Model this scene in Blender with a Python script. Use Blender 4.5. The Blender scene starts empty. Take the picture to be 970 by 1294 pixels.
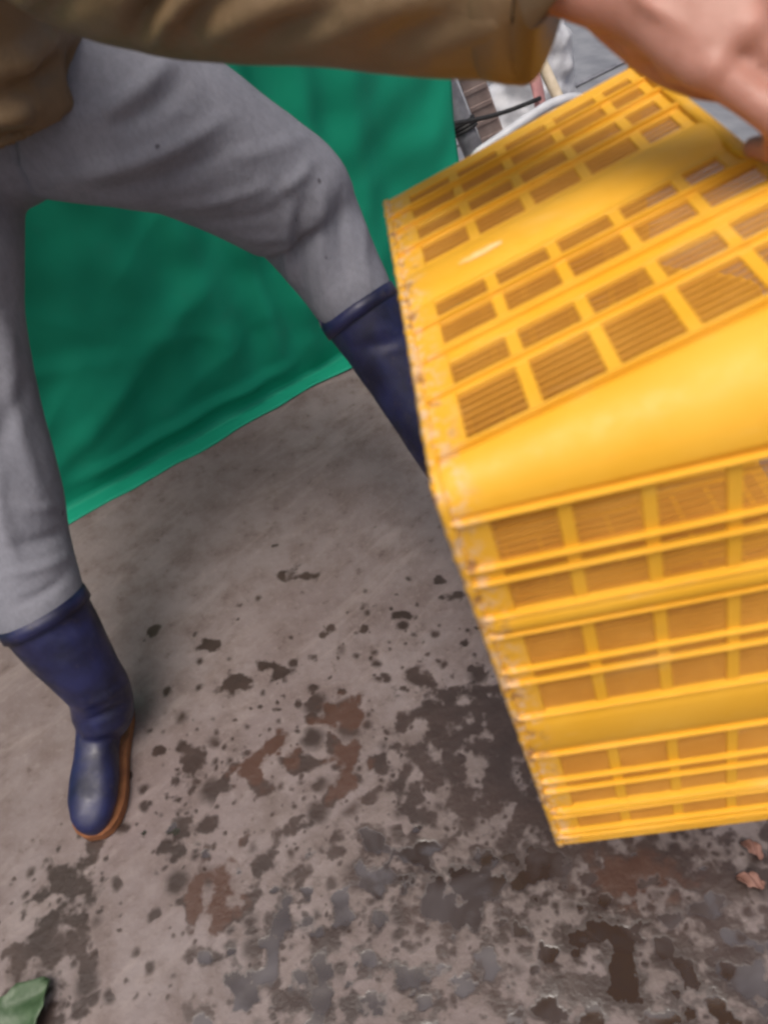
import bpy, bmesh, math, random
import numpy as np
from mathutils import Vector, Matrix, noise as mnoise
random.seed(7); RNG = np.random.default_rng(7)
SC = bpy.context.scene
COL = SC.collection
PI = math.pi

# ------------------------------------------------------------------ camera
FPX, CX, CY = 977.0, 485.0, 647.0          # focal length and centre in photograph pixels
PITCH, ROLL, CAM_H = math.radians(47), math.radians(12), 1.34
DOWN = Vector((math.sin(ROLL)*math.cos(PITCH), math.cos(ROLL)*math.cos(PITCH), math.sin(PITCH)))
UPC = -DOWN
YC = Vector((0, 0, 1)); YC = (YC - UPC*YC.dot(UPC)).normalized()
XC = YC.cross(UPC).normalized()
# image frame is x right, y down, z forward (a right-handed frame)
def c2w(p):
    p = Vector(p)
    return Vector((XC.dot(p), YC.dot(p), UPC.dot(p) + CAM_H))
def at(px, py, z):
    """point seen at a photograph pixel, z metres deep"""
    return c2w(((px-CX)/FPX*z, (py-CY)/FPX*z, z))
def gp(px, py, h=0.0):
    """ground point under a photograph pixel"""
    r = Vector(((px-CX)/FPX, (py-CY)/FPX, 1))
    t = (CAM_H-h)/DOWN.dot(r)
    return c2w(r*t)
cam = bpy.data.cameras.new('camera'); camo = bpy.data.objects.new('camera', cam); COL.objects.link(camo)
ex, ey, ez = c2w((1,0,0))-Vector((0,0,CAM_H)), c2w((0,-1,0))-Vector((0,0,CAM_H)), c2w((0,0,-1))-Vector((0,0,CAM_H))
m = Matrix.Identity(4)
for i in range(3):
    m[i][0], m[i][1], m[i][2] = ex[i], ey[i], ez[i]
m[2][3] = CAM_H
camo.matrix_world = m
cam.sensor_fit = 'VERTICAL'; cam.sensor_height = 24; cam.lens = 24*FPX/1294
cam.clip_start = 0.02; cam.clip_end = 500
cam.dof.use_dof = True; cam.dof.focus_distance = 3.0; cam.dof.aperture_fstop = 3.9
SC.camera = camo

# ------------------------------------------------------------------ light
SUN_EL, SUN_AZ = math.radians(70), math.radians(-158)
w = bpy.data.worlds.new('World'); SC.world = w; w.use_nodes = True
nt = w.node_tree
sky = nt.nodes.new('ShaderNodeTexSky'); sky.sky_type = 'NISHITA'; sky.sun_disc = False
sky.sun_elevation = SUN_EL; sky.sun_rotation = SUN_AZ; sky.air_density = 1.0; sky.dust_density = 9.0; sky.ozone_density = 1.0
bg = nt.nodes['Background']; bg.inputs[1].default_value = 0.095
nt.links.new(sky.outputs[0], bg.inputs[0])
sun = bpy.data.lights.new('sun', 'SUN'); sun.energy = 1.35; sun.angle = math.radians(34); sun.color = (1, 0.97, 0.93)
so = bpy.data.objects.new('sun', sun); COL.objects.link(so)
sd = Vector((math.sin(SUN_AZ)*math.cos(SUN_EL), math.cos(SUN_AZ)*math.cos(SUN_EL), math.sin(SUN_EL)))
so.rotation_euler = sd.to_track_quat('Z', 'Y').to_euler()
SC.view_settings.view_transform = 'Standard'; SC.view_settings.look = 'None'
SC.view_settings.gamma = 1; SC.view_settings.exposure = 0.40
SC.render.engine = 'CYCLES'
SC.cycles.filter_width = 2.6

# ------------------------------------------------------------------ materials
class NT:
    def __init__(s, name):
        s.m = bpy.data.materials.new(name); s.m.use_nodes = True
        s.t = s.m.node_tree; s.b = s.t.nodes['Principled BSDF']; s.out = s.t.nodes['Material Output']
    def n(s, typ, **kw):
        x = s.t.nodes.new('ShaderNode'+typ)
        for k, v in kw.items():
            if k.startswith('i_'):
                key = k[2:]
                x.inputs[int(key) if key.isdigit() else key.replace('_', ' ')].default_value = v
            else: setattr(x, k, v)
        return x
    def l(s, a, b): s.t.links.new(a, b)
    def noise(s, vec, scale, detail=4, rough=.55, dist=0):
        x = s.n('TexNoise'); x.inputs['Scale'].default_value = scale; x.inputs['Detail'].default_value = detail
        x.inputs['Roughness'].default_value = rough; x.inputs['Distortion'].default_value = dist
        s.l(vec, x.inputs['Vector']); return x.outputs[0]
    def math(s, op, a, b=None, clamp=False):
        x = s.n('Math', operation=op, use_clamp=clamp)
        for i, v in enumerate((a, b)):
            if v is None: continue
            if isinstance(v, (int, float)): x.inputs[i].default_value = v
            else: s.l(v, x.inputs[i])
        return x.outputs[0]
    def ramp(s, fac, a, b):
        x = s.n('MapRange'); x.inputs[1].default_value = a; x.inputs[2].default_value = b; x.clamp = True
        x.interpolation_type = 'SMOOTHSTEP'; s.l(fac, x.inputs[0]); return x.outputs[0]
    def mix(s, fac, a, b):
        x = s.n('Mix', data_type='RGBA')
        if isinstance(fac, (int, float)): x.inputs[0].default_value = fac
        else: s.l(fac, x.inputs[0])
        for i, v in ((6, a), (7, b)):
            if isinstance(v, tuple): x.inputs[i].default_value = (*v, 1)
            else: s.l(v, x.inputs[i])
        return x.outputs[2]
    def fmix(s, fac, a, b):
        x = s.n('Mix', data_type='FLOAT'); s.l(fac, x.inputs[0])
        for i, v in ((2, a), (3, b)):
            if isinstance(v, (int, float)): x.inputs[i].default_value = v
            else: s.l(v, x.inputs[i])
        return x.outputs[0]
    def bump(s, h, strength, dist):
        x = s.n('Bump'); x.inputs['Strength'].default_value = strength; x.inputs['Distance'].default_value = dist
        s.l(h, x.inputs['Height']); s.l(x.outputs[0], s.b.inputs['Normal'])
    def co(s, which='Object'): return s.n('TexCoord').outputs[which]
    def rotz(s, vec, a, sx, sy):
        x = s.n('Mapping', vector_type='TEXTURE'); x.inputs['Rotation'].default_value = (0, 0, a); x.inputs['Scale'].default_value = (1/sx, 1/sy, 1); s.l(vec, x.inputs['Vector']); return x.outputs[0]
    def scale(s, vec, sx, sy, sz):
        x = s.n('Mapping'); x.inputs['Scale'].default_value = (sx, sy, sz); s.l(vec, x.inputs['Vector']); return x.outputs[0]

def simple(name, c1, c2, rough=.6, scale=20, bump=.2, bdist=.002, spec=.5, detail=5):
    t = NT(name); v = t.co(); f = t.noise(v, scale, detail)
    t.l(t.mix(t.ramp(f, .3, .7), c1, c2), t.b.inputs['Base Color'])
    t.b.inputs['Roughness'].default_value = rough; t.b.inputs['Specular IOR Level'].default_value = spec
    if bump: t.bump(t.noise(v, scale*3, 4), bump, bdist)
    return t.m

def mat_ground():
    t = NT('wet_concrete'); v = t.n('NewGeometry').outputs['Position']
    n1 = t.noise(v, 2.2, 5, .6); n2 = t.noise(v, 14, 6, .65); n3 = t.noise(v, 70, 5, .7); n4 = t.noise(v, 5.5, 4, .6, .6)
    dry = t.mix(t.ramp(n1, .32, .68), (.156, .119, .115), (.206, .170, .166))
    dry = t.mix(t.ramp(n2, .35, .75), dry, (.125, .090, .082))
    dry = t.mix(t.math('MULTIPLY', t.ramp(n3, .50, .75), .35), dry, (.27, .225, .21))
    dry = t.mix(t.math('MULTIPLY', t.ramp(t.noise(v, 28, 3, .7), .60, .74), .7), dry, (.085, .060, .054))
    # smeared drag marks
    sm = t.noise(t.rotz(v, .6, 4, 16), 1.0, 4, .6, 1.0)
    dry = t.mix(t.math('MULTIPLY', t.ramp(sm, .48, .75), .45), dry, (.27, .222, .208))
    at_w = t.n('Attribute', attribute_name='wet').outputs['Fac']
    at_p = t.n('Attribute', attribute_name='pool').outputs['Fac']
    at_r = t.n('Attribute', attribute_name='rust').outputs['Fac']
    at_d = t.n('Attribute', attribute_name='damp').outputs['Fac']
    wob = t.noise(v, 26, 3, .5); c_ = lambda x: t.math('SUBTRACT', x, .5)
    brk = t.math('ADD', t.math('MULTIPLY', c_(wob), 1.5), t.math('MULTIPLY', c_(n3), .22))
    # single drops of many sizes
    dv = t.n('TexCoord'); warp = t.n('VectorMath', operation='MULTIPLY_ADD'); nz = t.n('TexNoise'); nz.inputs['Scale'].default_value = 40; nz.inputs['Detail'].default_value = 2
    t.l(v, nz.inputs['Vector']); t.l(nz.outputs['Color'], warp.inputs[0]); warp.inputs[1].default_value = (.018, .018, 0); t.l(v, warp.inputs[2])
    drops = None
    for sc_, lo, rad in ((30, .40, .44), (55, .50, .38), (15, .50, .44)):
        vo = t.n('TexVoronoi', voronoi_dimensions='2D'); vo.inputs['Scale'].default_value = sc_; t.l(warp.outputs[0], vo.inputs['Vector'])
        sep = t.n('SeparateColor'); t.l(vo.outputs['Color'], sep.inputs[0])
        pick = t.ramp(t.math('ADD', sep.outputs[0], at_d), lo+.62, lo+.64)
        size = t.math('MULTIPLY', t.math('ADD', t.math('MULTIPLY', sep.outputs[1], .75), .25), rad)
        inside = t.math('MULTIPLY', t.ramp(t.math('SUBTRACT', size, vo.outputs['Distance']), -.10, .22), pick)
        drops = inside if drops is None else t.math('MAXIMUM', drops, inside)
    wet0 = t.ramp(t.math('ADD', at_w, t.math('MULTIPLY', brk, 1.45)), .46, .76)
    wet = t.math('MAXIMUM', wet0, drops)
    pool = t.ramp(t.math('ADD', at_p, t.math('MULTIPLY', brk, 1.5)), .56, .80)
    wetc = t.mix(t.ramp(n4, .35, .65), (.024, .013, .010), (.044, .026, .021))
    wetc = t.mix(t.math('MULTIPLY', t.ramp(t.math('ADD', at_r, brk), .4, .7), .7), wetc, (.070, .027, .014))
    dry = t.mix(t.math('MULTIPLY', t.ramp(t.math('ADD', at_d, t.math('MULTIPLY', c_(n2), .9)), .3, .85), .62), dry, (.105, .080, .071))
    col = t.mix(t.math('MULTIPLY', wet, .93), dry, wetc)
    poolc = t.mix(t.ramp(n4, .4, .6), (.034, .024, .021), (.076, .066, .068))
    col = t.mix(t.math('MULTIPLY', pool, .9), col, poolc)
    t.l(col, t.b.inputs['Base Color'])
    r = t.fmix(t.math('MULTIPLY', at_d, .8), .74, .45); r = t.fmix(wet, r, .36); r = t.fmix(t.ramp(pool, .6, 1.0), r, .045); t.l(r, t.b.inputs['Roughness'])
    t.l(t.fmix(pool, .5, 1.0), t.b.inputs['Specular IOR Level'])
    solid = t.math('ADD', t.math('MULTIPLY', n2, .6), t.math('MULTIPLY', n3, .4))
    solid = t.fmix(t.math('MULTIPLY', wet, .35), solid, .47)
    ht = t.fmix(t.math('MULTIPLY', pool, .95), solid, .455)
    t.bump(ht, .65, .008)
    return t.m

def mat_crate(name='yellow_plastic', c1=(.80, .408, .021), c2=(.85, .462, .042), tr_=.10, grime=.30):
    t = NT(name); v = t.co('Object')
    n1 = t.noise(v, 9, 5, .6); n2 = t.noise(v, 60, 5, .7)
    col = t.mix(t.ramp(n1, .3, .7), c1, c2)
    col = t.mix(t.math('MULTIPLY', t.ramp(t.noise(v, 5, 6, .7, .5), .52, .78), grime), col, (.52, .26, .05))
    col = t.mix(t.math('MULTIPLY', t.ramp(t.noise(t.scale(v, 6, 22, 22), 1, 5, .7), .55, .8), .35), col, (.86, .62, .25))
    col = t.mix(t.math('MULTIPLY', t.ramp(n2, .62, .74), .35), col, (.62, .27, .04))
    # scuffed, chalky wear along the bottom edge of the crate
    sx = t.n('SeparateXYZ'); t.l(v, sx.inputs[0])
    edge = t.ramp(sx.outputs[0], .030, .004)
    n3 = t.noise(v, 110, 4, .7)
    col = t.mix(t.math('MULTIPLY', edge, t.ramp(n3, .48, .58)), col, (.74, .50, .28))
    col = t.mix(t.math('MULTIPLY', edge, t.ramp(t.noise(v, 70, 4, .6), .55, .65)), col, (.36, .17, .07))
    scr = t.noise(t.scale(v, 14, 160, 160), 1, 3, .6)
    col = t.mix(t.math('MULTIPLY', t.ramp(scr, .68, .76), .30), col, (.90, .62, .25))
    t.l(col, t.b.inputs['Base Color'])
    t.b.inputs['Roughness'].default_value = .38
    t.b.inputs['Specular IOR Level'].default_value = .40
    t.l(t.fmix(t.ramp(n2, .35, .7), .44, .62), t.b.inputs['Roughness'])
    tr = t.n('BsdfTranslucent'); t.l(col, tr.inputs[0])
    mx = t.n('MixShader'); mx.inputs[0].default_value = tr_
    t.l(t.b.outputs[0], mx.inputs[1]); t.l(tr.outputs[0], mx.inputs[2]); t.l(mx.outputs[0], t.out.inputs[0])
    t.bump(t.noise(v, 45, 4), .12, .002)
    return t.m

def mat_cloth(name, c1, c2, rough, weave=900, spots=None, scale=6, spec=.3):
    t = NT(name); v = t.co('Object')
    n1 = t.noise(v, scale, 5, .6)
    col = t.mix(t.ramp(n1, .3, .7), c1, c2)
    if spots:
        col = t.mix(t.math('MULTIPLY', t.ramp(t.noise(t.scale(v, 1, 1, .35), 130, 5, .8), .42, .62), .22), col, tuple(x*.55 for x in c1))
        col = t.mix(t.math('MULTIPLY', t.ramp(t.noise(v, 11, 6, .7, .8), .54, .72), .30), col, tuple(x*.62 for x in c1))
        col = t.mix(t.math('MULTIPLY', t.ramp(t.noise(v, 26, 3, .5), .70, .745), .75), col, spots)
    t.l(col, t.b.inputs['Base Color']); t.b.inputs['Roughness'].default_value = rough
    t.b.inputs['Specular IOR Level'].default_value = spec
    h = t.math('ADD', t.math('MULTIPLY', t.noise(v, 38, 5, .6), 1.0), t.math('MULTIPLY', t.noise(v, weave, 2), .12))
    t.bump(h, .40, .006)
    return t.m

def mat_skin():
    t = NT('skin'); v = t.co('Object')
    n1 = t.noise(v, 22, 4, .6); n2 = t.noise(v, 160, 4, .6)
    col = t.mix(t.ramp(n1, .3, .7), (.36, .165, .118), (.45, .225, .175))
    t.l(col, t.b.inputs['Base Color']); t.b.inputs['Roughness'].default_value = .48
    t.b.inputs['Subsurface Weight'].default_value = .15; t.b.inputs['Subsurface Radius'].default_value = (.012, .004, .002)
    t.b.inputs['Subsurface Scale'].default_value = 1.0
    wr = t.noise(t.scale(v, 90, 90, 90), 1.0, 5, .6, 1.2)
    t.bump(t.math('ADD', n2, wr), .25, .0015)
    return t.m

def mat_tarp():
    t = NT('green_tarpaulin'); v = t.co('Object')
    n1 = t.noise(v, 2.2, 4, .6); n2 = t.noise(v, 9, 5, .6)
    col = t.mix(t.ramp(n1, .3, .7), (.010, .345, .205), (.014, .420, .258))
    col = t.mix(t.math('MULTIPLY', t.ramp(n2, .55, .8), .3), col, (.035, .30, .21))
    t.l(col, t.b.inputs['Base Color']); t.b.inputs['Roughness'].default_value = .55
    t.b.inputs['Specular IOR Level'].default_value = .25
    tr = t.n('BsdfTranslucent'); t.l(col, tr.inputs[0])
    mx = t.n('MixShader'); mx.inputs[0].default_value = .30
    t.l(t.b.outputs[0], mx.inputs[1]); t.l(tr.outputs[0], mx.inputs[2]); t.l(mx.outputs[0], t.out.inputs[0])
    t.bump(t.math('ADD', t.noise(v, 9, 4, .5, .8), t.math('MULTIPLY', t.noise(v, 420, 2), .15)), .22, .006)
    return t.m

def mat_rubber():
    t = NT('navy_rubber'); v = t.co('Object')
    n1 = t.noise(v, 14, 5, .6)
    col = t.mix(t.ramp(n1, .3, .7), (.0055, .0060, .024), (.015, .018, .072))
    col = t.mix(t.math('MULTIPLY', t.ramp(t.noise(v, 55, 5, .7), .58, .75), .5), col, (.055, .052, .075))
    t.l(col, t.b.inputs['Base Color'])
    col = t.mix(t.math('MULTIPLY', t.ramp(t.noise(v, 24, 6, .75), .58, .72), .40), col, (.075, .062, .058))
    t.l(col, t.b.inputs['Base Color'])
    t.l(t.fmix(t.ramp(t.noise(v, 30, 4), .35, .65), .36, .56), t.b.inputs['Roughness'])
    t.bump(t.noise(v, 60, 4), .18, .002)
    return t.m

M = dict(
    ground=mat_ground(), crate=mat_crate(), mesh=mat_crate('shaded_yellow_plastic', (.54, .235, .030), (.68, .325, .050), .10, .3), skin=mat_skin(), tarp=mat_tarp(), rubber=mat_rubber(),  # mesh: slat plastic browned, shade of the crate's inside put into its colour
    jacket=mat_cloth('brown_waterproof', (.140, .090, .044), (.182, .122, .066), .42, spec=.4),
    trouser=mat_cloth('grey_cotton', (.190, .194, .226), (.240, .243, .278), .85, spots=(.04, .036, .045), weave=1100, spec=.2),
    sole=simple('tan_rubber', (.20, .075, .030), (.29, .115, .045), .6, 40),
    steel=simple('grey_metal', (.12, .12, .135), (.22, .22, .24), .45, 30),
    white=simple('white_plastic', (.40, .41, .44), (.55, .56, .59), .45, 14),
    beige=simple('beige_wood', (.48, .40, .28), (.62, .54, .42), .7, 25),
    pink=simple('pink_cloth', (.42, .20, .20), (.52, .28, .26), .8, 25),
    black=simple('black_cord', (.010, .010, .011), (.02, .02, .02), .6, 60),
    card=simple('brown_board', (.25, .19, .175), (.33, .26, .24), .85, 30),
    road=simple('grey_wet_road', (.150, .155, .170), (.22, .225, .24), .38, 9, .35, .004),
    leaf=simple('green_leaf', (.040, .078, .034), (.085, .130, .070), .5, 30, .4),
    coral=simple('coral_scrap', (.19, .090, .068), (.25, .13, .10), .6, 40),
    chalk=simple('white_scrap', (.36, .33, .31), (.46, .43, .41), .6, 40),
    hair=simple('black_hair', (.01, .009, .008), (.025, .02, .018), .5, 60),
    label=simple('pale_yellow_mark', (.82, .50, .12), (.84, .62, .30), .6, 90),  # lighter yellow for the pale mark on the crate's smooth band
)

# ------------------------------------------------------------------ helpers
def tag(o, label=None, cat=None, group=None, kind=None):
    for k, v in (('label', label), ('category', cat), ('group', group), ('kind', kind)):
        if v: o[k] = v
    return o
def empty(name, loc):
    o = bpy.data.objects.new(name, None); COL.objects.link(o); o.location = loc; o.empty_display_size = .1
    return o
def link(name, me, mat, parent=None, smooth=True, world=True):
    """mesh given in world coordinates; stays in place when parented"""
    if mat is not None and not me.materials: me.materials.append(mat)
    if smooth:
        me.polygons.foreach_set('use_smooth', [True]*len(me.polygons))
    o = bpy.data.objects.new(name, me); COL.objects.link(o)
    if parent is not None:
        o.parent = parent
        if world: o.matrix_parent_inverse = PW(parent).inverted()
    return o
def PW(o):
    m = Matrix.LocRotScale(o.location, o.rotation_euler.to_quaternion(), o.scale)
    if o.parent: return PW(o.parent) @ o.matrix_parent_inverse @ m
    return m
def from_bm(name, bm, mat, parent=None, smooth=True, world=True):
    bmesh.ops.recalc_face_normals(bm, faces=bm.faces)
    me = bpy.data.meshes.new(name); bm.to_mesh(me); bm.free()
    return link(name, me, mat, parent, smooth, world)

def loft(bm, st, n=20, cap=True):
    """st: list of (centre, r_a, r_b, hint) rings; r_a along the hint, r_b across it"""
    pts = [Vector(s[0]) for s in st]; rings = []
    hint = Vector(st[0][3]) if len(st[0]) > 3 and st[0][3] is not None else None
    prev = None
    for i, s in enumerate(st):
        a = pts[max(i-1, 0)]; b = pts[min(i+1, len(pts)-1)]; t = (b-a)
        if t.length < 1e-7: t = prev if prev is not None else Vector((0,0,1))
        t = t.normalized()
        if len(s) > 3 and s[3] is not None: hint = Vector(s[3])
        if hint is None: hint = t.orthogonal()
        e1 = (hint - t*hint.dot(t)).normalized(); e2 = t.cross(e1); hint = e1; prev = t
        ra = s[1]; rb = s[2] if len(s) > 2 and s[2] is not None else ra
        rings.append([bm.verts.new(pts[i] + e1*ra*math.cos(2*PI*k/n) + e2*rb*math.sin(2*PI*k/n)) for k in range(n)])
    for r0, r1 in zip(rings, rings[1:]):
        for k in range(n):
            bm.faces.new((r0[k], r0[(k+1) % n], r1[(k+1) % n], r1[k]))
    if cap:
        for r, sgn in ((rings[0], -1), (rings[-1], 1)):
            c = bm.verts.new(sum((x.co for x in r), Vector())/n)
            for k in range(n):
                f = (r[k], r[(k+1) % n], c)
                bm.faces.new(f if sgn > 0 else f[::-1])
    return rings
def smooth_path(st, k=4):
    """Catmull-Rom resample of loft stations"""
    out = []; n = len(st)
    def g(i): return st[min(max(i, 0), n-1)]
    for i in range(n-1):
        for j in range(k):
            t = j/k; t2 = t*t; t3 = t2*t
            w_ = (-.5*t3+t2-.5*t, 1.5*t3-2.5*t2+1, -1.5*t3+2*t2+.5*t, .5*t3-.5*t2)
            P = [g(i-1), g(i), g(i+1), g(i+2)]
            c = sum((Vector(p[0])*q for p, q in zip(P, w_)), Vector())
            ra = sum(p[1]*q for p, q in zip(P, w_)); rb = sum((p[2] if len(p) > 2 and p[2] is not None else p[1])*q for p, q in zip(P, w_))
            out.append((c, ra, rb, P[1][3] if len(P[1]) > 3 else None))
    l = st[-1]; out.append((Vector(l[0]), l[1], l[2] if len(l) > 2 and l[2] is not None else l[1], l[3] if len(l) > 3 else None))
    return out
def ball(bm, c, r, sq=(1,1,1), rot=None, u=20, v=14):
    m = Matrix.Translation(c) @ (rot.to_4x4() if rot else Matrix()) @ Matrix.Diagonal((*[r*s for s in sq], 1))
    bmesh.ops.create_uvsphere(bm, u_segments=u, v_segments=v, radius=1, matrix=m)
def fuse(bm, voxel, it=4, lap=.5):
    """one continuous skin over overlapping closed shapes"""
    me = bpy.data.meshes.new('tmp'); bm.to_mesh(me); bm.free()
    o = bpy.data.objects.new('tmp', me); COL.objects.link(o)
    md = o.modifiers.new('r', 'REMESH'); md.mode = 'VOXEL'; md.voxel_size = voxel; md.adaptivity = 0
    ms = o.modifiers.new('s', 'SMOOTH'); ms.factor = lap; ms.iterations = it
    dg = bpy.context.evaluated_depsgraph_get(); dg.update()
    r = bpy.data.meshes.new_from_object(o.evaluated_get(dg))
    bpy.data.objects.remove(o); bpy.data.meshes.remove(me)
    return r
def mesh_arrays(me):
    n = len(me.vertices); co = np.empty(n*3, np.float32); no = np.empty(n*3, np.float32)
    me.vertices.foreach_get('co', co); me.vertex_normals.foreach_get('vector', no)
    return co.reshape(-1, 3).astype(float), no.reshape(-1, 3).astype(float)
def displace(me, folds=(), amp=0, freq=8, seed=0):
    """raise creases (px0, py0, px1, py1, amplitude, width) on the side that shows, and cloth unevenness, along the normals"""
    co, no = mesh_arrays(me); d = np.zeros(len(co))
    if len(folds):
        rel = co-np.array((0, 0, CAM_H)); B = np.array([XC, YC, UPC]).astype(float)
        c = rel @ B                                     # image frame
        z = np.maximum(c[:, 2], .05); px = c[:, 0]/z*FPX+CX; py = c[:, 1]/z*FPX+CY
        vis = np.clip(-(no*rel).sum(1)/np.linalg.norm(rel, axis=1)*3, 0, 1)
        for x0, y0, x1, y1, a, wd in folds:
            ex_, ey_ = x1-x0, y1-y0; L = ex_*ex_+ey_*ey_
            t = np.clip(((px-x0)*ex_+(py-y0)*ey_)/L, 0, 1)
            bow = .06*math.sqrt(L)*np.sin(t*PI)
            nx_, ny_ = -ey_/math.sqrt(L), ex_/math.sqrt(L)
            dd = np.hypot(px-x0-t*ex_-nx_*bow, py-y0-t*ey_-ny_*bow)*z/FPX
            d += a*vis*np.sin(np.clip(t, .03, .97)*PI)**.6*np.exp(-(dd/wd)**2)
    if amp:
        for i, c in enumerate(co):
            p = Vector(c)*freq + Vector((seed, seed*2.3, 0))
            d[i] += amp*(mnoise.noise(p) + .5*mnoise.noise(p*2.1))
    co = co + no*d[:, None]
    me.vertices.foreach_set('co', co.astype(np.float32).ravel()); me.update()
def tube(name, pts, r, mat, parent=None, n=10, rb=None):
    bm = bmesh.new(); loft(bm, [(p, r, rb) for p in pts], n)
    return from_bm(name, bm, mat, parent)
def box_bm(bm, c, ax, hs):
    vs = []
    for i in (-1, 1):
        for j in (-1, 1):
            for k in (-1, 1):
                vs.append(bm.verts.new(Vector(c)+ax[0]*hs[0]*i+ax[1]*hs[1]*j+ax[2]*hs[2]*k))
    for f in ((0,1,3,2),(4,6,7,5),(0,4,5,1),(2,3,7,6),(0,2,6,4),(1,5,7,3)): bm.faces.new([vs[i] for i in f])

# ------------------------------------------------------------------ ground
def build_ground():
    def axis(a, b, step, far):
        fine = np.arange(a, b+1e-6, step); g = [step]; 
        while sum(g) < far: g.append(g[-1]*1.35)
        o = np.cumsum(g)
        return np.concatenate([a-o[::-1], fine, b+o])
    xs = axis(-1.15, 1.25, .008, 90); ys = axis(-.15, 2.6, .008, 90)
    nx, ny = len(xs), len(ys)
    X, Y = np.meshgrid(xs, ys)
    wet = np.zeros_like(X); pool = np.zeros_like(X); rust = np.zeros_like(X)
    pxm = 1.45/FPX      # metres per photograph pixel on the ground
    def blob(F, px, py, rx, ry, ang=0, v=1.0, soft=1.35):
        c = gp(px, py); ca, sa = math.cos(math.radians(ang)), math.sin(math.radians(ang))
        e = gp(px+1, py)-c; fdir = math.atan2(e.y, e.x)
        dx, dy = X-c.x, Y-c.y
        R = max(rx, ry)*pxm*2.2
        k = (abs(dx) < R) & (abs(dy) < R)
        if not k.any(): return
        a = fdir + math.radians(ang)
        u = (dx[k]*math.cos(a)+dy[k]*math.sin(a))/(rx*pxm); q = (-dx[k]*math.sin(a)+dy[k]*math.cos(a))/(ry*pxm)
        r = np.sqrt(u*u+q*q)
        F[k] = np.maximum(F[k], v*np.clip(1.0-(r-.15)/soft, 0, 1))
    # splashes and footprints of water where the crate has dripped
    big = [(570,930,70,60),(620,900,45,50),(650,980,45,120),(700,1040,60,70),(530,950,38,30),(440,975,30,55),(440,905,26,34),(385,965,24,22),
           (350,940,22,26),(318,965,20,26),(325,992,24,16),(300,960,14,20),(245,955,22,28),(245,990,28,20),(258,1045,20,18),(530,855,22,20),(570,755,20,16),
           (458,768,17,11),(345,690,11,8),(305,765,14,9),(490,860,14,12),(535,880,18,15),(420,900,30,24),(480,960,20,16),(395,830,12,9),(330,845,10,7),
           (820,1090,120,42),(640,930,60,90),(560,900,66,46),(700,1055,60,60),(900,1200,120,50),(760,1250,90,40),(600,1010,60,36),(520,1010,40,30),(780,1110,50,35),(900,1120,60,30),(760,1130,45,40),(250,1120,16,70),(330,1100,22,60),(280,1130,16,50)]
    for x, y, a, b in big: blob(wet, x, y, a, b, random.uniform(-25, 25), .95)
    for x, y, a, b, g in [(85,1120,70,55,0),(60,1200,75,90,0),(40,1290,70,80,0),(110,1080,30,40,0),(110,1240,30,60,10)]: blob(wet, x, y, a, b, g, .86, 1.0)
    for x, y, a, b in [(440,975,34,60),(350,945,40,40),(320,965,40,40),(285,1125,34,70),(250,1120,20,60),(430,905,50,40),(800,1110,80,40)]: blob(rust, x, y, a, b, 0, .8)
    pools = [(600,1115,105,48,0),(560,1140,60,30,20),(680,1095,60,40,0),(500,1075,90,20,20),(470,1110,36,30,0),(360,1150,18,46,10),(345,1200,16,30,0),(335,1235,28,20,0),
             (590,1165,30,48,15),(775,1180,75,30,12),(785,1225,30,40,0),(745,1185,34,18,0),(855,1160,20,16,0),(868,1245,24,42,10),(950,1238,55,22,-8),(900,1145,45,14,0),
             (618,1222,26,24,0),(520,1232,46,20,10),(690,1272,44,18,0),(412,1222,30,22,0),(405,1262,18,20,0),(745,1282,26,14,0),(440,1160,26,18,20),(480,1165,24,22,0),(830,1190,22,12,0),
             (925,1190,24,12,0),(840,1290,30,16,0),(655,1180,20,12,0),(545,1070,22,18,0)]
    for x, y, a, b, g in pools:
        blob(wet, x, y, a*1.2, b*1.25, -g, .9); blob(pool, x, y, a*.95, b*.95, -g, 1.0, 1.1)
    damp = np.zeros_like(X)
    def dampb(px, py, rx, ry, v): blob(damp, px, py, rx, ry, 0, v, 1.3)
    for a_ in ((720,1120,520,280,.78),(580,960,300,160,.62),(850,1230,420,220,.72),(420,1150,320,200,.52),(380,950,220,130,.45),(500,820,260,120,.30),(60,1200,130,180,.5),(300,1240,220,120,.48)): dampb(*a_)
    for i in range(900):
        # drops get denser towards the dripping crate
        px = random.uniform(180, 1000); py = random.uniform(620, 1330)
        dens = min(1, max(.04, (py-680)/330))*min(1, .35+(px-180)/500)
        if random.random() > dens: continue
        r = random.lognormvariate(2.15, .5)
        blob(wet, px, py, r*random.uniform(.8, 1.6), r, random.uniform(-40, 40), random.uniform(.7, 1))
        if py > 1040 and random.random() < .35: blob(pool, px, py, r*1.2, r*.9, 0, 1.0)
    Z = np.zeros_like(X)
    nearm = (abs(X) < 1.5) & (Y > -.4) & (Y < 3)
    Z -= .0015*pool
    Z += .0025*np.sin(X*3.1+.7)*np.sin(Y*2.7)*nearm
    co = np.stack([X, Y, Z], -1).reshape(-1, 3)
    a = (np.arange(ny-1)[:, None]*nx+np.arange(nx-1)[None, :]).ravel()
    F = np.stack([a, a+1, a+nx+1, a+nx], 1)
    me = bpy.data.meshes.new('ground'); me.from_pydata(co.tolist(), [], F.tolist())
    for nm, A in (('wet', wet), ('pool', pool), ('rust', rust), ('damp', damp)):
        at_ = me.attributes.new(nm, 'FLOAT', 'POINT'); at_.data.foreach_set('value', A.astype(np.float32).ravel())
    o = link('ground', me, M['ground']); tag(o, kind='structure')
build_ground()

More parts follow.
